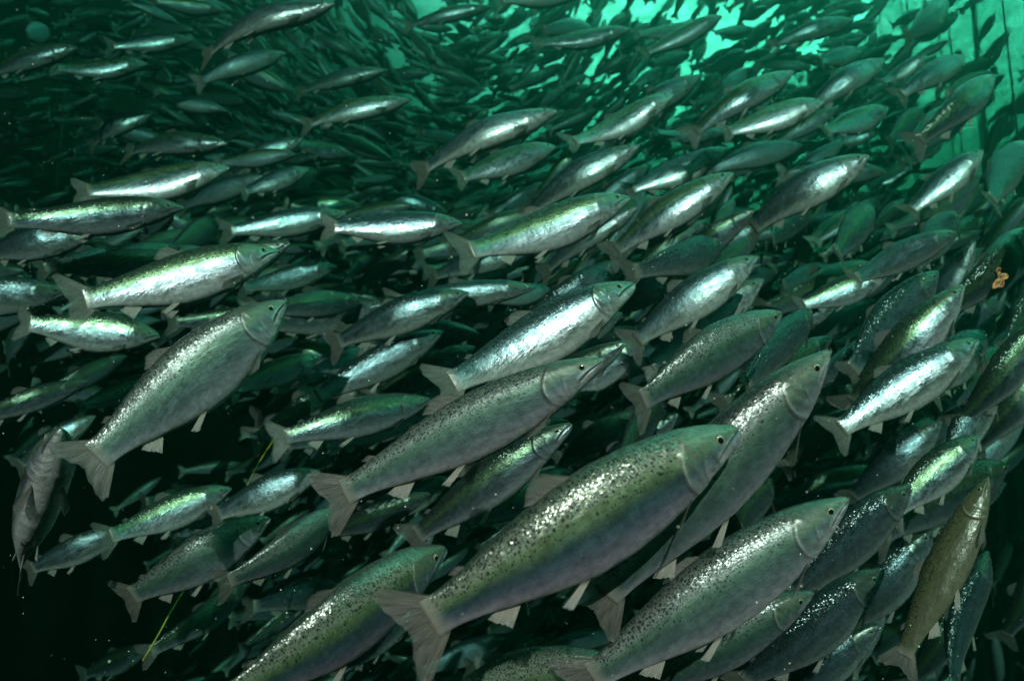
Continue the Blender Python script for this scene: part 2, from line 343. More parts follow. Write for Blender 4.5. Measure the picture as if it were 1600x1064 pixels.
def fish_meshes(level, bend, mat, fold=0.5, kype=0.0, gape=0.0, fat=1.0):
    """list of (part name, mesh) in the fish's own frame: +x to the tail, +z to the back"""
    nu, nv = {2: (150, 72), 1: (64, 36), 0: (30, 20)}[level]
    P = [('body', body_mesh(nu, nv, bend, mat, kype=kype, gape=gape, fat=fat))]
    b, t = tail_spec(.95 + .15 * fold); n = 26 if level == 2 else 16
    P.append(('tail_fin', fin_mesh('tail_fin', b, t, bend, n=n, m=8)))
    P.append(('dorsal_fin', fin_mesh('dorsal_fin', [(.43, .105 * fat), (.48, .104 * fat), (.535, .096 * fat)], [(.505, .136 + .018 * fold), (.545, .138 + .01 * fold), (.580, .108)], bend)))
    P.append(('pelvic_fin', fin_mesh('pelvic_fin', [(.520, -.022, -.103 * fat), (.548, -.024, -.100 * fat)], [(.598, -.034, -.138), (.618, -.028, -.122)], bend, n=8, m=6)))
    if level == 0: return P
    P.append(('adipose_fin', fin_mesh('adipose_fin', [(.755, .054), (.785, .048)], [(.785, .074), (.812, .066)], bend, n=6, m=6, thick=.008)))
    P.append(('anal_fin', fin_mesh('anal_fin', [(.688, -.072), (.748, -.058)], [(.742, -.116), (.785, -.068)], bend)))
    P.append(('pelvic_fin', fin_mesh('pelvic_fin', [(.520, .022, -.103 * fat), (.548, .024, -.100 * fat)], [(.598, .034, -.138), (.618, .028, -.122)], bend, n=8, m=6)))
    for s in (-1, 1):
        P.append(('pectoral_fin', fin_mesh('pectoral_fin', [(.205, s * .038, -.066), (.222, s * .036, -.080)],
            [(.300, s * (.064 + .03 * fold), -.092), (.325, s * (.058 + .02 * fold), -.112), (.275, s * .046, -.114)], bend, n=9, m=7)))
        P.append(('eye', eye_mesh(s, bend)))
    return P
GROUP = 'salmon of the shoal in the net pen'
def place(S, T, rollv, zs=1.0):
    """matrix for a fish with snout at S and tail end at T"""
    L = (S - T).length; X = (T - S).normalized(); Z0 = Vector((0, 0, 1)); Y = Z0.cross(X).normalized(); Z = X.cross(Y).normalized()
    rot = Matrix((X, Y, Z)).transposed()
    # roll towards the camera side
    mid = (S + T) / 2; toward = -1 if Y.dot(-mid) > 0 else 1
    rot = rot @ Matrix.Rotation(toward * -rollv, 3, 'X')
    return Matrix.Translation(S + X * X0 * L) @ rot.to_4x4() @ Matrix.Diagonal((L, L * 1.05 * zs ** .6, L * 1.05 * zs, 1)), L
def solve(sx, sy, tx, ty, hp, ysign, dm=1.0, L=0.78, flash=False):
    """snout / tail pixels and body height -> 3D snout and tail points of a fish of length L*dm"""
    if flash:
        e = max(1.0, min(1.18, hp / .25 / math.hypot(sx - tx, sy - ty))); tx, ty = sx + (tx - sx) * e, sy + (ty - sy) * e
    Lp = math.hypot(sx - tx, sy - ty); Lr = L * dm
    d = F_PX * 0.235 * Lr / hp
    c = Lp * d / F_PX / Lr
    if c > .985: d *= .985 / c; c = .985
    k = math.sqrt(1 - c * c) * Lr / 2 * ysign
    k = max(-.38 * d, min(.38 * d, k))
    if flash:                               # broadside to the half-way direction between sun and diver
        ps, pt = px_dir(sx, sy), px_dir(tx, ty); Hh = (SUN_TO - (ps + pt).normalized()); Hh.z *= .5
        k2 = -d * (ps - pt).dot(Hh) / (ps + pt).dot(Hh); k = max(-.25 * d, min(.25 * d, k2))
    # the mid depth is kept, head end pushed away (+) or nearer (-)
    return at(sx, sy, d + k), at(tx, ty, d - k), d
occupied = []
def occupy(S, T):
    for f in (.12, .38, .65, .9): occupied.append(tuple(S.lerp(T, f)))
def build_fish(meshes, M, label, name='salmon', L=1.0):
    root = bpy.data.objects.new(name, None); col.objects.link(root); root.empty_display_size = .1
    root.matrix_world = M
    tag(root, label, 'fish', GROUP)
    for nm, me in meshes:
        o = bpy.data.objects.new(nm, me); col.objects.link(o); o.parent = root
    return root

# ------------------------------------------------------------------ the fish traced one by one
# snout x, y, tail x, y, body height (photo px), head away(+)/nearer(-), roll (deg, back towards us), size, label
H = [
(1150,668,612,1012,160, .5, 8,1.0,"largest salmon, lower centre, spotted back with a green stripe and lilac belly"),
(943,562,500,788,107, -.4, 12,1.0,"large silver salmon in the very middle with glittering spotted back and wide pale tail"),
(1290,548,915,985,128, .5, 4,1.0,"big salmon half hidden behind the largest one, its head poking out above it"),
(1322,778,882,1098,118, .4, 14,1.0,"large salmon lower right with glittering pale speckled back and white jaw"),
(965,1036,640,1120,112, -.3, 6,1.0,"dim salmon cut by the bottom edge below the middle, only its head and back showing"),
(692,852,318,1150,150, .6, 4,1.0,"big dull salmon with yellow side stripe rising out of the bottom edge"),
(447,470,118,742,112, .6, 16,1.0,"large green salmon at left with a line of sparkling spots down its back"),
(105,672,5,890,104, -.75,8,1.0,"pinkish pale-bellied salmon at the left edge seen partly from below"),
(145,370,-60,392,64, .3, 0,1.0,"dark green salmon entering at the left edge above the shiny-cheeked one"),
(105,455,-110,472,66, -.4, 0,1.0,"salmon at the left edge with dark body and one shiny silver cheek"),
(435,390,162,475,88, .2, 12,1.0,"bright salmon at left with long white gleaming flank and dark forked tail"),
(250,525,60,510,68, -.5, 10,1.0,"plump silver salmon below the dark tail of the gleaming left one"),
(358,262,125,312,62, .3, 8,1.0,"salmon at upper left with a white glint on its lower side"),
(358,228,172,222,44, -.2, 4,1.0,"green-backed salmon swimming level just above the glinting upper left one"),
(540,332,345,372,46, .3, 10,1.0,"slim salmon at left centre with bright silver belly line under a dark back"),
(525,14,285,52,50, .3, -4,1.0,"long green salmon touching the top edge left of centre with pinkish belly line"),
(228,96,92,128,38, .3, 0,1.0,"dim teal salmon in the upper left, alone over dark water"),
(640,158,462,190,40, .3, 0,1.0,"teal salmon with pale belly line above the middle left, under bright water"),
(602,112,455,138,36, -.3, 0,1.0,"blurry green salmon just above the teal one with pale belly line"),
(985,46,828,78,34, .3, -4,1.0,"green salmon with thin white belly line near the top edge centre"),
(870,178,632,250,60, .3, 4,1.0,"silver bellied salmon at upper centre with bright underside and green nose"),
(868,225,706,296,50, .3, 4,1.0,"green salmon tucked right under the bright bellied one at upper centre"),
(998,232,802,322,50, .3, 8,1.0,"salmon with gleaming white flank just above the blue-speckled one"),
(985,303,752,408,74, .2, 12,1.0,"blue-grey speckled salmon right of centre with dark tail spread wide"),
(1052,142,902,246,50, .3, 0,1.0,"dark salmon at upper centre with bluish side and a glint near its belly"),
(1145,272,955,388,60, .3, 10,1.0,"salmon with bright creamy white flank right of the blue-grey speckled one"),
(1138,232,980,305,46, .3, 0,1.0,"dim salmon with thin pale belly line lying above the creamy flanked one"),
(1238,116,1075,196,50, .4, -2,1.0,"green salmon at upper right with a pale underside, below bright water"),
(1288,155,1148,215,52, .4, 12,1.0,"greyish salmon at upper right with soft silver sheen on its side"),
(1355,248,1188,332,64, .3, 6,1.0,"mottled blue-green salmon at right with pale shiny tail base"),
(1378,98,1262,158,42, .4, -2,1.0,"green salmon with pale pinkish belly line in the upper right"),
(1448,84,1382,136,36, .4, 6,1.0,"small bluish salmon near the top right with glinting side"),
(1508,90,1405,146,42, .4, -4,1.0,"dark green salmon near the top right corner with pale curved belly line"),
(1388,168,1276,216,42, .4, 0,1.0,"light green salmon with white underline in the upper right"),
(1548,122,1452,214,54, .5, 0,1.0,"steep teal salmon by the right edge near the netting"),
(1536,232,1430,330,52, .4, 10,1.0,"steep salmon at the right with bright white streak and white tail base"),
(1368,318,1282,414,50, .5, 4,1.0,"teal salmon pointing steeply up with ragged lower fins at right"),
(1312,336,1220,386,34, .4, 2,1.0,"small green salmon with glinting white tail beside the steep teal one"),
(1205,345,1110,385,40, .3, 12,1.0,"small bright blue-white salmon in the right centre"),
(1182,402,1005,520,68, .3, 14,1.0,"blue speckled salmon right of centre with sparkling back and white lower side"),
(1192,436,995,588,56, .3, 10,0.95,"slender bright salmon tucked under the blue speckled one right of centre"),
(990,440,730,598,92, .2, 12,1.0,"bright salmon at centre with golden sparkling back and long white side"),
(732,458,506,536,62, -.2, 6,1.0,"shiny blue salmon left of centre with pale pointed tail"),
(838,448,600,476,40, .3, 4,1.0,"dark slim salmon lying right behind the shiny blue one"),
(1062,420,960,486,50, .3, 8,1.0,"half hidden salmon with bluish shoulder between two brighter ones right of centre"),
(1222,488,972,640,88, .3, 4,1.0,"dark green salmon right of centre with broad pale tail above the largest one"),
(1305,478,1170,528,46, .2, 8,1.0,"salmon with one square bluish white patch of shine at right centre"),
(1388,428,1262,476,54, .2, 10,1.0,"small dark salmon at right with a short very bright stripe on its side"),
(1465,424,1305,598,66, .4, -2,1.0,"dim grey salmon at right with a triangular pale tail"),
(1503,448,1350,616,72, .4, 12,1.0,"bright-sided salmon at right, upper of two gleaming ones"),
(1532,528,1322,664,74, .3, 12,1.0,"bright-sided salmon at right, lower of two gleaming ones"),
(1645,550,1545,690,56, .4, 12,1.0,"salmon leaving at the right edge with striped white gleam"),
(1012,530,862,622,62, .2, 6,1.0,"salmon behind the middle one's head showing a blunt white gleaming patch"),
(742,542,566,630,52, .3, 6,1.0,"grey-green salmon with pale tail tip directly above the middle of the picture"),
(778,484,698,542,34, .3, 4,1.0,"small dull salmon in the gap left of the golden-backed one"),
(692,624,486,704,54, .3, 12,1.0,"salmon with white gleaming side just above the middle one's back"),
(572,592,376,656,48, .2, 4,1.0,"dark green salmon left of centre with small glint behind its head"),
(500,556,380,606,68, -.7, 8,1.0,"stubby bright salmon left of centre turned partly towards us"),
(552,545,412,566,46, .2, 6,1.0,"dull salmon lying behind the stubby bright one"),
(526,414,396,452,40, .2, 2,1.0,"small teal salmon with pale belly right of the gleaming left one"),
(360,762,196,832,68, -.2, 12,1.0,"salmon with curved bluish white gleam at lower left"),
(500,736,346,800,68, .1, 12,1.0,"salmon at lower left with bright straight gleam, half covered by the middle one's tail"),
(420,806,176,962,88, .4, 12,1.0,"dark salmon with thin pale line along its side at lower left"),
(200,824,50,890,68, -.6, 4,1.0,"shadowy salmon at lower left with only its shiny head catching light"),
(530,792,366,936,98, .5, 8,1.0,"bluish silver salmon cut off behind the middle one's tail with white fins below"),
(402,892,288,964,52, .2, 4,1.0,"dim small salmon under the dark pale-lined one at lower left"),
(890,662,618,862,76, .3, 0,1.0,"dark green salmon in shade under the middle one"),
(1420,757,1250,922,78, .4, 2,1.0,"teal salmon right of the glittering-backed one with lilac belly"),
(1262,918,1005,1095,94, .3, 2,1.0,"spotted teal salmon at the bottom right under the glittering-backed one"),
(1372,885,1190,1072,84, .4, 4,1.0,"green salmon with fine dark spots and yellow-green stripe at bottom right"),
(1468,658,1345,770,60, .4, 8,1.0,"grey spotted salmon at right above the teal lilac-bellied one"),
(1532,680,1398,792,72, .3, 10,1.0,"pale teal salmon at right with glinting back near the brown one"),
(1368,730,1222,786,46, .3, 0,1.0,"dark salmon with short bright glint on its back behind the glittering one's head"),
(1452,826,1308,1010,64, .4, 0,1.0,"shaded salmon with smooth dark side left of the brown one"),
(1545,748,1396,1055,52, .3, 40,0.8,"brown mottled salmon at lower right seen from above its back"),
(1332,638,1236,722,56, .4, 6,1.0,"olive-headed salmon in shadow behind the big half hidden one"),
(1602,222,1530,330,54, .5, 0,1.0,"dark steep salmon at the right edge under the netting"),
(1622,500,1528,650,62, .5, -4,1.0,"dim steep salmon by the right edge above the striped gleaming one"),
(1640,846,1588,990,50, .4, 10,1.0,"pale sliver of a salmon at the lower right edge"),
(228,1014,140,1052,38, -.4, 0,1.0,"faint salmon head near the bottom left beside the yellow line"),
(1506,922,1432,1095,48, .4, 4,1.0,"pale green steep salmon at the bottom right beyond the brown one"),
(592,654,442,704,46, .2, 8,1.0,"bluish salmon left of centre above the dark gap"),
(640,764,536,842,54, .3, 8,1.0,"pale salmon peeking out behind the middle one's tail fin"),
(700,745,610,806,44, .2, 4,1.0,"small salmon showing a bright cheek under the middle one's belly"),
(874,786,766,884,60, .3, 2,1.0,"bluish salmon behind the largest one's back fin"),
(992,645,868,722,50, .3, 4,1.0,"dull salmon between the middle one and the largest one"),
(482,262,374,312,42, .3, 4,1.0,"shaded salmon with faint streaks at upper left centre"),
(474,220,338,268,36, .3, 4,1.0,"dark salmon with white chin line beside the upper left glinting one"),
(552,240,448,232,30, .3, 0,1.0,"small dim salmon level with the dark white-chinned one"),
(122,76,-40,114,42, .3, 0,1.0,"barely lit salmon in the top left corner"),
(768,12,626,38,26, .3, -4,1.0,"grey-green salmon against bright water at the top edge centre"),
(1108,40,982,62,32, .3, -4,1.0,"green salmon near the top edge right of the white belly lined one"),
(1332,34,1208,62,34, .3, -6,1.0,"bright green salmon near the top edge at right, over glowing water"),
(1348,78,1266,108,32, .3, -4,1.0,"short light green salmon below the glowing water at upper right"),
(1228,240,1112,272,32, .3, 2,1.0,"slim green salmon above the mottled blue-green one"),
(1138,204,1010,226,30, .3, 0,1.0,"slim green salmon with broken white underline at upper right centre"),
(1372,208,1300,228,28, .3, 0,1.0,"small bright green salmon lying level at upper right"),
(1472,222,1408,252,30, .3, 0,1.0,"small light green salmon left of the steep white streaked one"),
(1425,262,1362,292,28, .3, 8,1.0,"tiny salmon with speckled pale belly right of the mottled blue-green one"),
(830,392,680,424,44, .3, 8,1.0,"slim salmon with curved white side under the speckled one's tail"),
(1500,330,1400,430,56, .4, 0,1.0,"dark green salmon at right above the dim grey one"),
(1590,360,1510,500,62, .5, 0,1.0,"shadowed steep salmon left of the drifting leaf"),
(1300,590,1180,690,50, .3, 2,1.15,"dim salmon tail-end in the gap right of the big half hidden one"),
(1560,600,1470,720,60, .4, 0,1.0,"dark salmon at right below the lower gleaming one"),
(1092,120,968,190,40, .3, 0,1.0,"shaded green salmon above the dark bluish-sided one"),
(250,590,120,640,52, .2, 2,1.0,"nearly black salmon behind the large green left one's back"),
(150,650,30,720,62, .2, 14,1.1,"salmon showing only a bright speckled back behind the pink-bellied one"),
(1210,540,1100,600,40, .3, 4,1.1,"dim salmon glimpsed under the dark green broad-tailed one"),
(300,60,170,84,34, .3, -2,1.0,"dim green salmon below the top edge at left"),
(240,180,120,214,36, .3, 2,1.0,"dark green salmon left of the small bright patch at upper left"),
(560,318,450,330,34, .3, 2,1.0,"shaded salmon touching the slim bright bellied one's nose"),
(700,335,590,300,30, .3, 0,1.0,"dim salmon heading down-left in the shade of upper centre"),
]
BROWN = {"brown mottled salmon at lower right seen from above its back", "olive-headed salmon in shadow behind the big half hidden one"}
flow = []
variants1, variants_s = [[fish_meshes(1, b, mt, fold=fo, fat=ft) for b, fo, ft in (((.20, .7), .4, 1.0), ((-.18, .8), .8, .94), ((.05, -1.1), .2, 1.08), ((-.08, .4), 1.0, 1.0), ((.3, -.2), .6, .98), ((-.28, .9), .3, 1.05))] for mt in (SKIN, SKIN_LIT)]
for i, (sx, sy, tx, ty, hp, yw, roll, dm, lab) in enumerate(H):
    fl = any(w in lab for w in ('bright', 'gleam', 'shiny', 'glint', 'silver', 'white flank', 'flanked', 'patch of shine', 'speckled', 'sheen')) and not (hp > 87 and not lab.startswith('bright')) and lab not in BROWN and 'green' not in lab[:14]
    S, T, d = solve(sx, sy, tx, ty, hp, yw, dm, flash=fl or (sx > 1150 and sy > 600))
    if lab not in BROWN and i != 7: roll += -20 if hp > 76 and sy > 400 and not fl else (0 if sy > 300 else (22 if any(w in lab for w in ('belly', 'underline', 'underside', 'lower side')) else 10))
    if fl: roll -= 6
    pred = .235 * (S - T).length * F_PX / d; zs = max(.76, min(1.28, hp / pred))
    M, L = place(S, T, R(roll), zs); occupy(S, T)
    n = math.hypot(sx - tx, sy - ty); flow.append(((sx + tx) / 2, (sy + ty) / 2, (sx - tx) / n, (sy - ty) / n))
    if hp > 75 or lab in BROWN:
        ms = fish_meshes(2, (random.uniform(-.25, .25), random.uniform(-.9, .9)), SKIN_BROWN if lab in BROWN else (SKIN_LIT if i == 7 else SKIN_BIG if hp > 87 and not lab.startswith('bright') else (SKIN_LIT if fl else SKIN)), fold=random.random(), kype=random.choice((0, .3, .8)), gape=random.choice((0, .1, .3, .45)), fat=random.uniform(.93, 1.06))
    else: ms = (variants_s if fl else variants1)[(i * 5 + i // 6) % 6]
    build_fish(ms, M, lab, L=L)
flow = np.array(flow)

# ------------------------------------------------------------------ the rest of the shoal, further off
def flow_dir(x, y, far=False):
    w = 1 / (((flow[:, 0] - x) ** 2 + (flow[:, 1] - y) ** 2) + 900) ** 1.3
    v = np.array([(w * flow[:, 2]).sum(), (w * flow[:, 3]).sum()]); v /= np.linalg.norm(v)
    if far and y < 330:                                  # the far ring of fish wheels round a point near the top
        rx, ry = x - 720, y + 60; r = math.hypot(rx, ry) + 1; t_ = np.array([ry / r, -rx / r]); k = min(1, max(0, (330 - y) / 150)) * math.exp(-((x - 720) / 420) ** 2)
        v = v * (1 - k) + t_ * k; v /= np.linalg.norm(v)
    return v
def density(x, y):
    d = 1.0
    for cx_, cy_, rx, ry, k in ((60, 830, 190, 330, .95), (290, 690, 150, 90, .9), (130, 1000, 230, 170, .9), (1590, 900, 130, 260, .85), (740, 900, 120, 130, .7),
                                (20, 150, 130, 300, .75), (215, 165, 40, 40, 1), (320, 92, 60, 25, 1), (1130, 25, 50, 35, .7), (1230, 85, 60, 22, .6), (1580, 20, 70, 80, .9), (1400, 20, 60, 40, .5)):
        d -= k * math.exp(-(((x - cx_) / rx) ** 2 + ((y - cy_) / ry) ** 2) ** 2)
    return max(0, d)
def free(S, T, gap):
    pts = np.array(occupied)
    for f in (.1, .4, .7, .95):
        p = np.array(S.lerp(T, f))
        if ((pts - p) ** 2).sum(1).min() < gap * gap: return False
    return True
variants0 = [fish_meshes(0, b, SKIN_FAR, fold=fo) for b, fo in (((.12, .5), .4), ((-.10, .6), .8), ((.03, -.7), .2), ((-.05, .2), .9), ((.2, .3), .5), ((-.18, -.3), .5))]
fill = []
tries = 0
NFILL = 300 - len(H) - 1
while len(fill) < NFILL and tries < 40000:
    tries += 1
    x, y = random.uniform(-20, 1620), random.uniform(-10, 1060)
    if random.random() > density(x, y) * (1.0 if y < 700 else .6): continue
    if y < 330 and random.random() < .5: continue
    if y < 170 and random.random() < .35: continue
    d = random.uniform(2.7, 5.2) if y > 330 else random.uniform(4.8, 9.0)
    v = flow_dir(x, y, d > 5.5); a = random.gauss(0, R(11)); v = np.array([v[0] * math.cos(a) - v[1] * math.sin(a), v[0] * math.sin(a) + v[1] * math.cos(a)])
    L = random.uniform(.58, .84); yaw = random.gauss(.35, .35); hl = L * math.cos(yaw) / 2 * F_PX / d; k = L * math.sin(yaw) / 2
    S = at(x + v[0] * hl, y + v[1] * hl, d + k); T = at(x - v[0] * hl, y - v[1] * hl, d - k)
    if not free(S, T, .15): continue
    occupy(S, T); fill.append((d, x, y, S, T, random.gauss(0, R(9))))
# labels by where each one shows: a named block of the picture and the order in it
rows = [(0, 60, 'along the top edge'), (60, 130, 'just below the top edge'), (130, 210, 'in the upper part'), (210, 300, 'above the middle'), (300, 400, 'a little above mid-height'), (400, 500, 'at mid-height'),
        (500, 620, 'just under mid-height'), (620, 760, 'in the lower part'), (760, 900, 'low down'), (900, 1100, 'near the bottom edge')]
cols = [(-100, 320, 'at far left'), (320, 640, 'left of centre'), (640, 960, 'in the centre'), (960, 1280, 'right of centre'), (1280, 1800, 'at far right')]
ordn = ['leftmost', 'second from left', 'third from left', 'fourth from left', 'fifth from left', 'sixth from left', 'seventh from left', 'eighth from left', 'ninth from left', 'tenth from left', 'eleventh from left', 'twelfth from left', 'thirteenth from left']
cells = {}
for f in fill:
    ri = next(i for i, r in enumerate(rows) if f[2] < r[1] or i == len(rows) - 1); ci = next(i for i, c in enumerate(cols) if f[1] < c[1] or i == len(cols) - 1)
    cells.setdefault((ri, ci), []).append(f)
for (ri, ci), fs in cells.items():
    fs.sort(key=lambda f: f[1])
    for k, (d, x, y, S, T, rl) in enumerate(fs):
        M, L = place(S, T, rl)
        lab = f"dim salmon {rows[ri][2]} {cols[ci][2]}, {ordn[min(k, 12)]} of its cluster"
        if len(fs) == 1: lab = f"lone dim distant salmon {rows[ri][2]} {cols[ci][2]}"
        build_fish(variants1[random.randrange(6)] if d < 4.0 else variants0[random.randrange(6)], M, lab, L=L)
print('traced', len(H), 'fill', len(fill), 'tries', tries, 'largest cell', max(len(v) for v in cells.values()))

# far mass of fish nobody could count: one object
def far_mass(count):
    V0 = []; meshes = []
    for b in ((.14, .5), (-.14, .4), (.02, -.6)):
        V, Fq, at_, nv, nuu = body_arrays(13, 8, b)
        bb, tt = tail_spec(1.0); fv, ff, farc, fal = fin_arrays(bb, tt, b, n=6, m=2, thick=.006)
        VV = np.concatenate([V, fv]); F4 = np.concatenate([Fq, np.array([q for q in ff if len(q) == 4]) + len(V)])
        A = {k: np.concatenate([v, farc if k == 'arc' else np.full(len(fv), {'band': .55, 'head': 0, 'crease': 0, 'rim': 0, 'along': .95}[k])]) for k, v in at_.items() if k != 'arc'}
        A['arc'] = np.concatenate([at_['arc'], farc]); meshes.append((VV, F4, A))
    VS, FS, AT, off = [], [], {k: [] for k in ('arc', 'band', 'head', 'crease', 'rim', 'along')}, 0
    n = 0; guard = 0
    while n < count and guard < count * 20:
        guard += 1
        y = random.triangular(-150, 640, 40) if random.random() < .72 else random.uniform(300, 1100); x = random.uniform(-250, 1850)
        d = random.uniform(7.5, 17.0) if y < 330 else random.uniform(5.0, 10.0)
        if random.random() > density(x, y): continue
        if abs(y) < 400 and x > 1430 and d > 9: continue
        v = flow_dir(x, y, True); a = random.gauss(0, R(16)); v = np.array([v[0] * math.cos(a) - v[1] * math.sin(a), v[0] * math.sin(a) + v[1] * math.cos(a)])
        L = random.uniform(.42, .68); yaw = random.gauss(.2, .5); hl = L * math.cos(yaw) / 2 * F_PX / d; k = L * math.sin(yaw) / 2
        S = at(x + v[0] * hl, y + v[1] * hl, d + k); T = at(x - v[0] * hl, y - v[1] * hl, d - k)
        if S.z > 7.2 or T.z > 7.2 or S.z < -6: continue
        M, _ = place(S, T, random.gauss(0, R(14))); Mn = np.array(M)
        VV, F4, A = meshes[random.randrange(3)]
        VS.append(VV @ Mn[:3, :3].T + Mn[:3, 3]); FS.append(F4 + off); off += len(VV); n += 1
        for q in AT: AT[q].append(A[q])
    V = np.concatenate(VS); Fa = np.concatenate(FS)
    me = bpy.data.meshes.new('distant_shoal'); me.vertices.add(len(V)); me.vertices.foreach_set('co', V.astype(np.float32).ravel())
    me.loops.add(Fa.size); me.loops.foreach_set('vertex_index', Fa.astype(np.int32).ravel()); me.polygons.add(len(Fa)); me.polygons.foreach_set('loop_start', np.arange(0, Fa.size, 4, dtype=np.int32))
    me.update(calc_edges=True); me.validate(); me.shade_smooth()
    for q in AT: make_attr(me, q, np.concatenate(AT[q]), q == 'arc')
    me.materials.append(SKIN_FAR)
    o = bpy.data.objects.new('distant_shoal', me); col.objects.link(o)
    tag(o, 'countless tiny green salmon wheeling far off under the bright water', 'shoal', kind='stuff')
far_mass(6800)

# ------------------------------------------------------------------ setting: water surface, seabed, netting
SURF = 8.0; YB, YF = -0.35, 19.0
def grid_sheet(name, x0, x1, y0, y1, z, nx, ny, fn, mat):
    xs = np.linspace(x0, x1, nx); ys = np.linspace(y0, y1, ny)
    V = [(x, y, z + fn(x, y)) for y in ys for x in xs]
    Fq = [(j * nx + i, j * nx + i + 1, (j + 1) * nx + i + 1, (j + 1) * nx + i) for j in range(ny - 1) for i in range(nx - 1)]
    return mesh_obj(name, V, Fq, mat)
m, t, out = new_mat('water_surface')
tcn = t.nodes.new('ShaderNodeTexCoord'); nz = t.nodes.new('ShaderNodeTexNoise'); t.links.new(tcn.outputs['Object'], nz.inputs['Vector']); nz.inputs['Scale'].default_value = 1.3; nz.inputs['Detail'].default_value = 5; nz.inputs['Distortion'].default_value = 1.2
tp = t.nodes.new('ShaderNodeBsdfTransparent'); t.links.new(ramp(t, nz.outputs[0], [(0.38, (0.45, 0.62, 0.58)), (0.6, (1, 1, 1))]), tp.inputs[0])
t.links.new(tp.outputs[0], out.inputs[0])
o = grid_sheet('water_surface', -26, 26, YB + .1, YF - .1, SURF, 60, 40, lambda x, y: .05 * math.sin(x * 2.1 + y) + .04 * math.sin(y * 3.3 - x * .7), m); tag(o, kind='structure')
m, t, out = new_mat('seabed_mud')
tcn = t.nodes.new('ShaderNodeTexCoord'); nz = t.nodes.new('ShaderNodeTexNoise'); t.links.new(tcn.outputs['Object'], nz.inputs['Vector']); nz.inputs['Scale'].default_value = .8; nz.inputs['Detail'].default_value = 6
b = t.nodes.new('ShaderNodeBsdfPrincipled'); b.inputs['Roughness'].default_value = .95; t.links.new(ramp(t, nz.outputs[0], [(.3, (.015, .017, .014)), (.7, (.03, .032, .025))]), b.inputs[0]); t.links.new(b.outputs[0], out.inputs[0])
o = grid_sheet('seabed', -26, 26, YB + .1, YF - .1, -9.0, 50, 30, lambda x, y: .25 * math.sin(x * .5) * math.cos(y * .6), m); tag(o, kind='structure')
# netting wall round the pen
def net_mat():
    m, t, out = new_mat('netting')
    a = attr(t, 'arc').outputs['Vector']; sp = t.nodes.new('ShaderNodeSeparateXYZ'); t.links.new(a, sp.inputs[0])
    def line(v): 
        f = math_(t, 'FRACT', math_(t, 'MULTIPLY', v, 28.0)); return math_(t, 'LESS_THAN', math_(t, 'ABSOLUTE', math_(t, 'SUBTRACT', f, .5)), .17)
    s = math_(t, 'ADD', sp.outputs[0], sp.outputs[1]); q = math_(t, 'SUBTRACT', sp.outputs[0], sp.outputs[1])
    twine = math_(t, 'MAXIMUM', line(s), line(q))
    nz = t.nodes.new('ShaderNodeTexNoise'); t.links.new(a, nz.inputs['Vector']); nz.inputs['Scale'].default_value = 1.5; nz.inputs['Detail'].default_value = 5
    c = ramp(t, nz.outputs[0], [(.3, (.03, .05, .04)), (.7, (.10, .13, .10))])
    d = t.nodes.new('ShaderNodeBsdfDiffuse'); t.links.new(c, d.inputs[0]); tr = t.nodes.new('ShaderNodeBsdfTranslucent'); t.links.new(c, tr.inputs[0])
    m1 = t.nodes.new('ShaderNodeMixShader'); m1.inputs[0].default_value = .5; t.links.new(d.outputs[0], m1.inputs[1]); t.links.new(tr.outputs[0], m1.inputs[2])
    tp = t.nodes.new('ShaderNodeBsdfTransparent'); m2 = t.nodes.new('ShaderNodeMixShader')
    t.links.new(twine, m2.inputs[0]); t.links.new(tp.outputs[0], m2.inputs[1]); t.links.new(m1.outputs[0], m2.inputs[2]); t.links.new(m2.outputs[0], out.inputs[0]); return m
NET = net_mat()
plan = [(5.2, 5.6), (5.75, 7.0), (6.6, 9.4), (7.0, 12.0), (5.6, 15.2), (1.5, 17.4), (-4.5, 17.2), (-9.5, 14), (-11.5, 9), (-11.5, 4)]
def smooth_plan(p, n=300):
    p = np.array(p); s = np.concatenate([[0], np.cumsum(np.linalg.norm(np.diff(p, axis=0), axis=1))]); ss = np.linspace(0, s[-1], n)
    q = np.stack([np.interp(ss, s, p[:, 0]), np.interp(ss, s, p[:, 1])], 1); k = np.hanning(31); k /= k.sum()
    for c_ in (0, 1):
        pad = np.concatenate([np.full(15, q[0, c_]), q[:, c_], np.full(15, q[-1, c_])]); q[:, c_] = np.convolve(pad, k, 'valid')
    return ss, q
ss, q = smooth_plan(plan); tg = np.gradient(q, axis=0); tg /= np.linalg.norm(tg, axis=1)[:, None]; nrm = np.stack([-tg[:, 1], tg[:, 0]], 1)
zs = np.linspace(SURF - .1, -7.5, 40)
def net_pt(i, z):
    f = (SURF - z) / 15.5; amp = .10 + .25 * f; o_ = amp * (math.sin(ss[i] * 5.3 + z * .15) * .6 + math.sin(ss[i] * 2.2 + 1.7 + z * .3) * .4)
    return (q[i, 0] + nrm[i, 0] * o_, q[i, 1] + nrm[i, 1] * o_, z)
root = bpy.data.objects.new('pen_net', None); col.objects.link(root); root.location = (0, 0, 0)
tag(root, 'pale green netting wall of the fish pen, folded, at the top right corner', 'net')
V = [net_pt(i, z) for i in range(300) for z in zs]; nzz = len(zs)
net = mesh_obj('netting', V, [(i * nzz + j, (i + 1) * nzz + j, (i + 1) * nzz + j + 1, i * nzz + j + 1) for i in range(299) for j in range(nzz - 1)], NET, root)
make_attr(net.data, 'arc', np.array([(ss[i], z, 0) for i in range(300) for z in zs]), True)
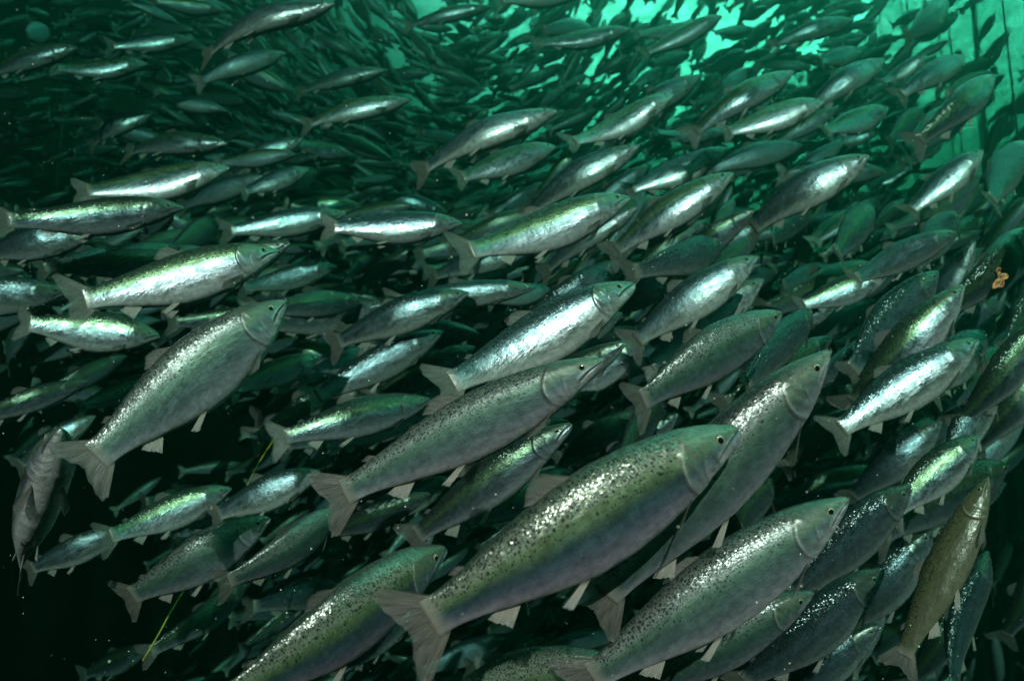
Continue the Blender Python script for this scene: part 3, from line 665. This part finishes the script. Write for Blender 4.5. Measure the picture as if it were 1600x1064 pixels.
def simple_mat(name, c, rough=.7):
    m, t, out = new_mat(name); b = t.nodes.new('ShaderNodeBsdfPrincipled'); b.inputs['Roughness'].default_value = rough
    tcn = t.nodes.new('ShaderNodeTexCoord'); nz = t.nodes.new('ShaderNodeTexNoise'); t.links.new(tcn.outputs['Object'], nz.inputs['Vector']); nz.inputs['Scale'].default_value = 60; nz.inputs['Detail'].default_value = 4
    t.links.new(mixc(t, 1.0, c, ramp(t, nz.outputs[0], [(.3, (.6, .6, .6)), (.7, (1.3, 1.3, 1.3))]), 'MULTIPLY'), b.inputs[0]); t.links.new(b.outputs[0], out.inputs[0]); return m
def tube(name, pts, rad, mat, parent=None, n=8, taper=None):
    pts = [Vector(p) for p in pts]; V = []; Fq = []
    for i, p in enumerate(pts):
        d = (pts[min(i + 1, len(pts) - 1)] - pts[max(i - 1, 0)]).normalized(); a = d.cross(Vector((.3, .9, .2))).normalized(); b_ = d.cross(a)
        r = rad * (taper(i / (len(pts) - 1)) if taper else 1)
        for k in range(n): an = k / n * 2 * math.pi; V.append(p + (a * math.cos(an) + b_ * math.sin(an)) * r)
    for i in range(len(pts) - 1):
        for k in range(n): Fq.append((i * n + k, i * n + (k + 1) % n, (i + 1) * n + (k + 1) % n, (i + 1) * n + k))
    Fq += [tuple(range(n - 1, -1, -1)), tuple(range((len(pts) - 1) * n, len(pts) * n))]
    return mesh_obj(name, V, Fq, mat, parent)
ROPE = simple_mat('net_rope', (.16, .20, .17))
for i in list(range(4, 60, 5)) + list(range(66, 300, 14)): tube('rope', [Vector(net_pt(i, z)) - Vector((q[i, 0], q[i, 1] - 8, 0)).normalized() * .05 for z in zs], .012, ROPE, root)

# ------------------------------------------------------------------ small things
YEL = simple_mat('yellow_line', (.30, .25, .02), .5)
P0, P1 = at(447, 655, 3.4), at(222, 1034, 2.6)
rp = [P0.lerp(P1, f / 24) + Vector((.004 * math.sin(f * .9), 0, .006 * math.sin(f * .35))) for f in range(25)]
tag(tube('line', rp, .0032, YEL), 'thin yellow line slanting down behind the fish at lower left', 'line')
# drifting leaf
lm, t, out = new_mat('dead_leaf'); b = t.nodes.new('ShaderNodeBsdfPrincipled'); b.inputs['Roughness'].default_value = .6
tcn = t.nodes.new('ShaderNodeTexCoord'); nz = t.nodes.new('ShaderNodeTexNoise'); t.links.new(tcn.outputs['Object'], nz.inputs['Vector']); nz.inputs['Scale'].default_value = 70
t.links.new(ramp(t, nz.outputs[0], [(.35, (.08, .03, .01)), (.65, (.42, .20, .06))]), b.inputs[0]); t.links.new(b.outputs[0], out.inputs[0])
nl = 24; V = []; 
for j in range(7):
    for i in range(nl):
        a = i / nl * 2 * math.pi; r = (j / 6) * (.020 + .007 * math.sin(a * 3 + .5) + .006 * math.sin(a * 5)); V.append((r * math.cos(a) * .75, .007 * math.sin(a * 2 + j) * j / 6 + .004 * math.sin(j * 2), r * math.sin(a) * 1.35))
Fq = [(j * nl + i, j * nl + (i + 1) % nl, (j + 1) * nl + (i + 1) % nl, (j + 1) * nl + i) for j in range(6) for i in range(nl)]
n0 = len(V); V += [(x, y - .0015, z) for x, y, z in V]; Fq += [tuple(k + n0 for k in f[::-1]) for f in Fq] + [(6 * nl + i, 6 * nl + (i + 1) % nl, n0 + 6 * nl + (i + 1) % nl, n0 + 6 * nl + i) for i in range(nl)]
lf = mesh_obj('drifting_leaf', V, Fq, lm); lf.location = at(1561, 434, 1.7); lf.rotation_euler = (0, R(18), R(10))
tag(lf, 'small orange-brown crumpled leaf drifting over black water near the right edge', 'leaf')
# suspended flecks in the water
SN = simple_mat('fleck', (.75, .74, .66), .5); V = []; Fq = []
ico = [(-1, 0, 0), (1, 0, 0), (0, -1, 0), (0, 1, 0), (0, 0, -1), (0, 0, 1)]; icf = [(0, 2, 5), (2, 1, 5), (1, 3, 5), (3, 0, 5), (2, 0, 4), (1, 2, 4), (3, 1, 4), (0, 3, 4)]
for _ in range(900):
    d = random.uniform(.8, 3.2); p = at(random.uniform(-60, 1660), random.uniform(-40, 1100), d); r = random.choice((.5, .5, .7, .8, 1.3)) * .0011 * d ** .5; k = len(V)
    V += [tuple(p + Vector(c) * r * random.uniform(.5, 1.3)) for c in ico]; Fq += [tuple(k + a for a in f) for f in icf]
o = mesh_obj('suspended_flecks', V, Fq, SN); tag(o, 'tiny pale flecks floating everywhere in the water', 'flecks', kind='stuff')

# ------------------------------------------------------------------ the green water itself: one closed even volume
m = bpy.data.materials.new('haze'); m.use_nodes = True; t = m.node_tree; t.nodes.clear(); out = t.nodes.new('ShaderNodeOutputMaterial')
pv = t.nodes.new('ShaderNodeVolumePrincipled')
DENS = 0.5
pv.inputs['Color'].default_value = (0.007, 0.040, 0.031, 1); pv.inputs['Density'].default_value = DENS
pv.inputs['Absorption Color'].default_value = (0.27, 0.53, 0.47, 1); pv.inputs['Anisotropy'].default_value = 0.84
t.links.new(pv.outputs[0], out.inputs['Volume'])
x0, x1, y0, y1, z0, z1 = -27, 27, YB, YF, -10.5, SURF + .25
V = [(x, y, z) for x in (x0, x1) for y in (y0, y1) for z in (z0, z1)]
o = mesh_obj('haze', V, [(0, 1, 3, 2), (4, 6, 7, 5), (0, 4, 5, 1), (2, 3, 7, 6), (0, 2, 6, 4), (1, 5, 7, 3)], m, smooth=False)
tag(o, 'green sea water filling the pen', 'water', kind='stuff')
